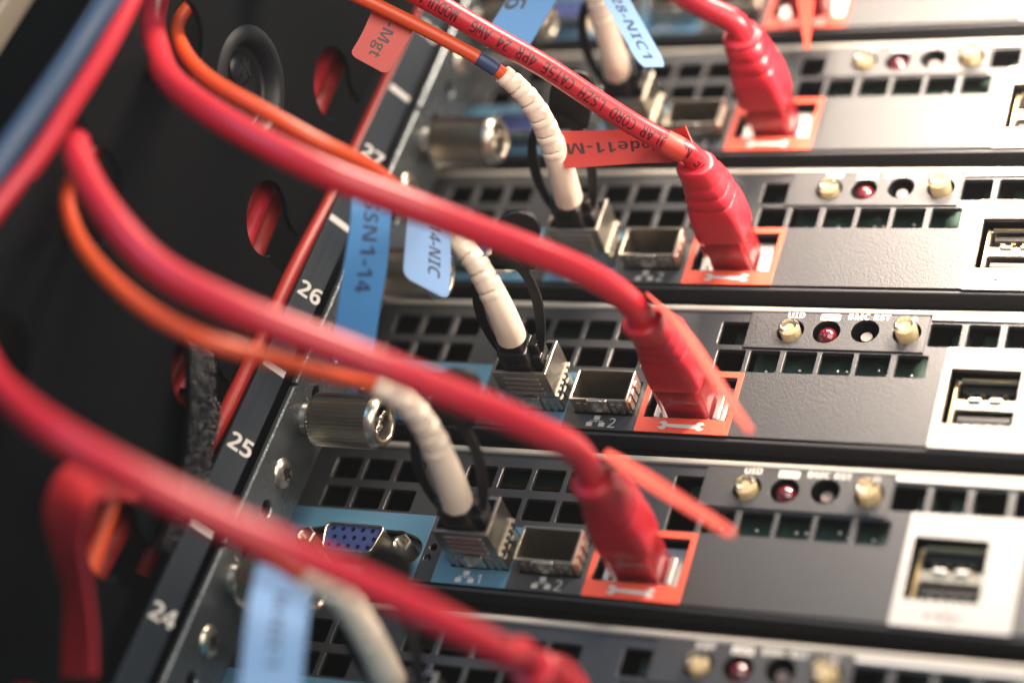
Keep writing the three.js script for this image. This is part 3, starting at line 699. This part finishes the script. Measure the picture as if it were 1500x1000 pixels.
// uv: u runs along the strip, v across it
{
  // Node label, folded round the printed cable: a ring and a flag
  const c = new THREE.CatmullRomCurve3(R[2].map(V), false, 'centripetal'), L = c.getLength(), sub = [];
  for (let i = 0; i <= 5; i++) { const p = c.getPointAt((1.6 + i * 1.0) / L); sub.push([p.x, p.y, p.z]); }
  const flag = part('label_flag', [ribbon(
    [[9.4, 101.1, 41.5], [4.2, 104, 37.5], [-3, 103.5, 38.3], [-12.3, 101.8, 39.8], [-23, 99.8, 41.8]],
    [[12.1, 96.8, 36.5], [4.4, 98.2, 32.6], [-2, 97.6, 33], [-10.7, 95.9, 34.1], [-20.4, 93.7, 35.5]], 0.25, 40, 4)],
  tape('node_tape', RED, 1024, 320, (g, w, h) => {
    g.fillStyle = ink; g.textBaseline = 'middle'; g.font = 'bold 190px sans-serif'; const e = 60 + g.measureText('Node11-M').width; g.font = 'bold 132px sans-serif'; g.fillText('Node11-Mgt', e - g.measureText('Node11-M').width, h * 0.52);
  }), red[2]);
  part('label_wrap', sweep(sub, 2.85, 20, 28, false), M.flagRed, red[2]);
}
const sliver = (row, A, B) => part('label_flag', ribbon(A, B, 0.3, 30, 3), M.flagRed, red[row]);
sliver(1, [[13.8, 50.4, 42.7], [22.3, 42.3, 41], [31.2, 31.5, 41.3], [38.2, 22.3, 42.4], [45.4, 14.6, 43.2]], [[11.4, 55.1, 36.6], [20.2, 49.6, 32.5], [29.5, 38.8, 32.5], [36.8, 29, 34.4], [43.4, 20.3, 36.3]]);
sliver(0, [[16, 8, 41.8], [24.1, 3.1, 41.5], [36.3, -3.8, 42.7], [48.1, -10.5, 44.4]], [[13.3, 14.1, 35.6], [21.5, 10.7, 34.9], [35.6, 2.4, 35.4], [46, -4.7, 37.5]]);
sliver(4, [[13.9, 174.6, 22], [16.6, 166.6, 19.7], [21.2, 151.9, 16.6]], [[17.4, 179.1, 17.7], [19.1, 170.8, 15.8], [20.8, 155, 13.7]]);

function cableLabel(label, A, B, mat, thick = 0.3, round = 0) {
  const t = thing('cable_label', label, 'label');
  part('label_sheet', ribbon(A, B, thick, 40, 8, round), mat, t);
  return t;
}
cableLabel('red label marked Mgt hanging behind the top orange cable',
  [[-55.8, 103.2, 81.3], [-57.6, 96.5, 78.6], [-59.8, 90.7, 76.7]], [[-46.8, 102.6, 75.4], [-49.3, 95.8, 73], [-51.9, 89.5, 71.1]],
  tape('mgt_tape', RED, 512, 400, (g, w, h) => { g.fillStyle = ink; g.font = 'bold 150px sans-serif'; g.textBaseline = 'middle'; g.fillText('-Mgt', 100, h * 0.5); }), 0.3, 9);
cableLabel('pale blue label strip marked 28-NIC1 at the top',
  [[-23.1, 141.4, 56.4], [-18.2, 135.5, 50.1], [-8.2, 122.8, 39.7]], [[-17.2, 143.4, 54.3], [-12.4, 137.4, 48.1], [-2.3, 124.7, 37.7]],
  tape('nic_tape', PALE, 1024, 256, (g, w, h) => { g.fillStyle = inkBlue; g.font = 'bold 132px sans-serif'; g.textBaseline = 'middle'; g.fillText('28-NIC1', 480, h * 0.52); }), 0.3, 9);
cableLabel('blue label strip with a black 6 at the top behind the printed cable',
  [[-33.8, 136.5, 63.2], [-38.4, 127.3, 58.7], [-43.1, 117.5, 55.3]], [[-22.7, 140.1, 59.3], [-27.6, 130.8, 54.9], [-33.7, 117.7, 49.8]],
  tape('six_tape', BLUE, 512, 300, (g, w, h) => { g.fillStyle = 'rgba(20,18,24,0.92)'; g.font = 'bold 170px sans-serif'; g.textBaseline = 'middle'; g.save(); g.translate(225, 235); g.fillText('6', 0, 0); g.restore(); }));
cableLabel('wide blurred blue label strip hanging in front of the post beside 26',
  [[-47.5, 55.6, 72.7], [-45.4, 46.6, 70], [-45.4, 37.1, 65.3], [-46.3, 29.9, 60.2], [-48.3, 21.4, 51.9]], [[-41.4, 58.5, 65.7], [-40.1, 50.9, 63.1], [-40, 43.2, 58.4], [-41.1, 35.8, 53.2], [-43.2, 27.2, 44.9]],
  tape('strap_tape', BLUE, 1024, 300, (g, w, h) => { g.fillStyle = inkBlue; g.font = 'bold 150px sans-serif'; g.textBaseline = 'middle'; g.fillText('SSN1-14', 110, h * 0.5); }));
cableLabel('small rounded pale blue label beside the sharp cream boot',
  [[-39, 57.9, 60.9], [-38.9, 51.9, 57.5], [-38.7, 44.7, 53.2]], [[-31.7, 59.4, 54.8], [-31.2, 53, 49.5], [-30.8, 45.3, 44.6]],
  tape('small_tape', PALE, 512, 300, (g, w, h) => { g.fillStyle = inkBlue; g.font = 'bold 110px sans-serif'; g.textBaseline = 'middle'; g.fillText('14-NIC', 60, h * 0.36); }), 0.3, 8);
cableLabel('very blurred pale blue label hanging over the lowest thumbscrew',
  [[-35.4, -37.8, 65.1], [-33.5, -48.3, 64.1], [-33.4, -60.5, 57.3]], [[-27.7, -35, 57], [-25.4, -45.4, 55.9], [-25.1, -55.6, 50.5]],
  tape('low_tape', PALE, 512, 300, (g, w, h) => { g.fillStyle = inkBlue; g.font = 'bold 90px sans-serif'; g.textBaseline = 'middle'; g.fillText('14-NIC1', 100, h * 0.5); }));
cableLabel('red label folded over in a loop at the bottom left',
  [[-71.6, -19.5, 62.1], [-69.9, -21.5, 70.7], [-69.1, -26.1, 80.7], [-70.6, -33.7, 86.9], [-70.8, -42.0, 86.1], [-70.5, -46.8, 79.4], [-70.9, -50.6, 70.9], [-73.1, -55.0, 63.2], [-75.6, -60.8, 54.5]],
  [[-65.7, -28.9, 69.4], [-64.1, -32.9, 76.5], [-60.5, -38.1, 84.3], [-56.9, -42.6, 89.9], [-55.4, -46.3, 91.7], [-57.3, -50.0, 87.2], [-58.7, -54.0, 79.2], [-60.1, -58.3, 71.0], [-62.0, -63.8, 62.2]],
  std('loop_tape', lin(0.5, 0.025, 0.03), 0.3, 0, { clearcoat: 1, clearcoatRoughness: 0.16 }), 0.9);

// ================================================================ cables running up the rack
{
  const run = (label, pts, r, mat) => { const t = thing('riser_cable', label, 'cable', [0, 0, 0], 'cables running up the rack'); part('cable_jacket', sweep(pts, r, 80, 22), mat, t); };
  run('thick slate blue cable running up the left edge', [[-70, 150, 132], [-76.7, 111.7, 129], [-82.6, 73.3, 124.6], [-83.6, 57.3, 124.6], [-86.2, 42, 123], [-87.9, 26.6, 122.6], [-89.8, 13.9, 122], [-93.6, -18.9, 121], [-103, -90, 116]], 3.0, M.slate);
  run('blurred red cable running up beside the slate blue cable', [[-70, 146, 128], [-76.5, 108.3, 126.1], [-81.6, 70.8, 122.3], [-81, 59.8, 121.7], [-80.9, 45, 121.2], [-81.8, 29.6, 121], [-83.1, 17.1, 120.4], [-85.6, 4.4, 120.3], [-92, -23.9, 118.9], [-101, -95, 114]], 2.1, M.cable);
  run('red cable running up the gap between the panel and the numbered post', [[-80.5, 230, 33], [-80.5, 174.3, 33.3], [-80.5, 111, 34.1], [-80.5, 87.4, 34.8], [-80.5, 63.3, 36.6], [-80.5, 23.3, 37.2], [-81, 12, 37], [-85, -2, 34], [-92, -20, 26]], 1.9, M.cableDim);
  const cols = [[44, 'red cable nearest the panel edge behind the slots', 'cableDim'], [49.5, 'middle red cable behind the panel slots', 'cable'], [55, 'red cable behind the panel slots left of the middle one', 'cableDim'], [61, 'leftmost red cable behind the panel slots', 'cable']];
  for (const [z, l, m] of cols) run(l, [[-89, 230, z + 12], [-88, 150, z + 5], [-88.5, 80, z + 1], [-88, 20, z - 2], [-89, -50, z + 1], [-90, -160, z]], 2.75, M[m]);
  run('orange cable behind the panel slot at the bottom left', [[-86, 30, 70], [-85.2, -5, 58], [-84.6, -30, 52], [-84.6, -60, 50], [-86, -150, 50]], 2.2, M.orange);
}
{
  const t = thing('frame_rail', 'blurred pale frame rail in the far top left corner', 'rail');
  part('rail_bar', box(-172, -166, -100, 300, 74, 82, 1), M.pale, t);
}

renderer.render(scene, camera);
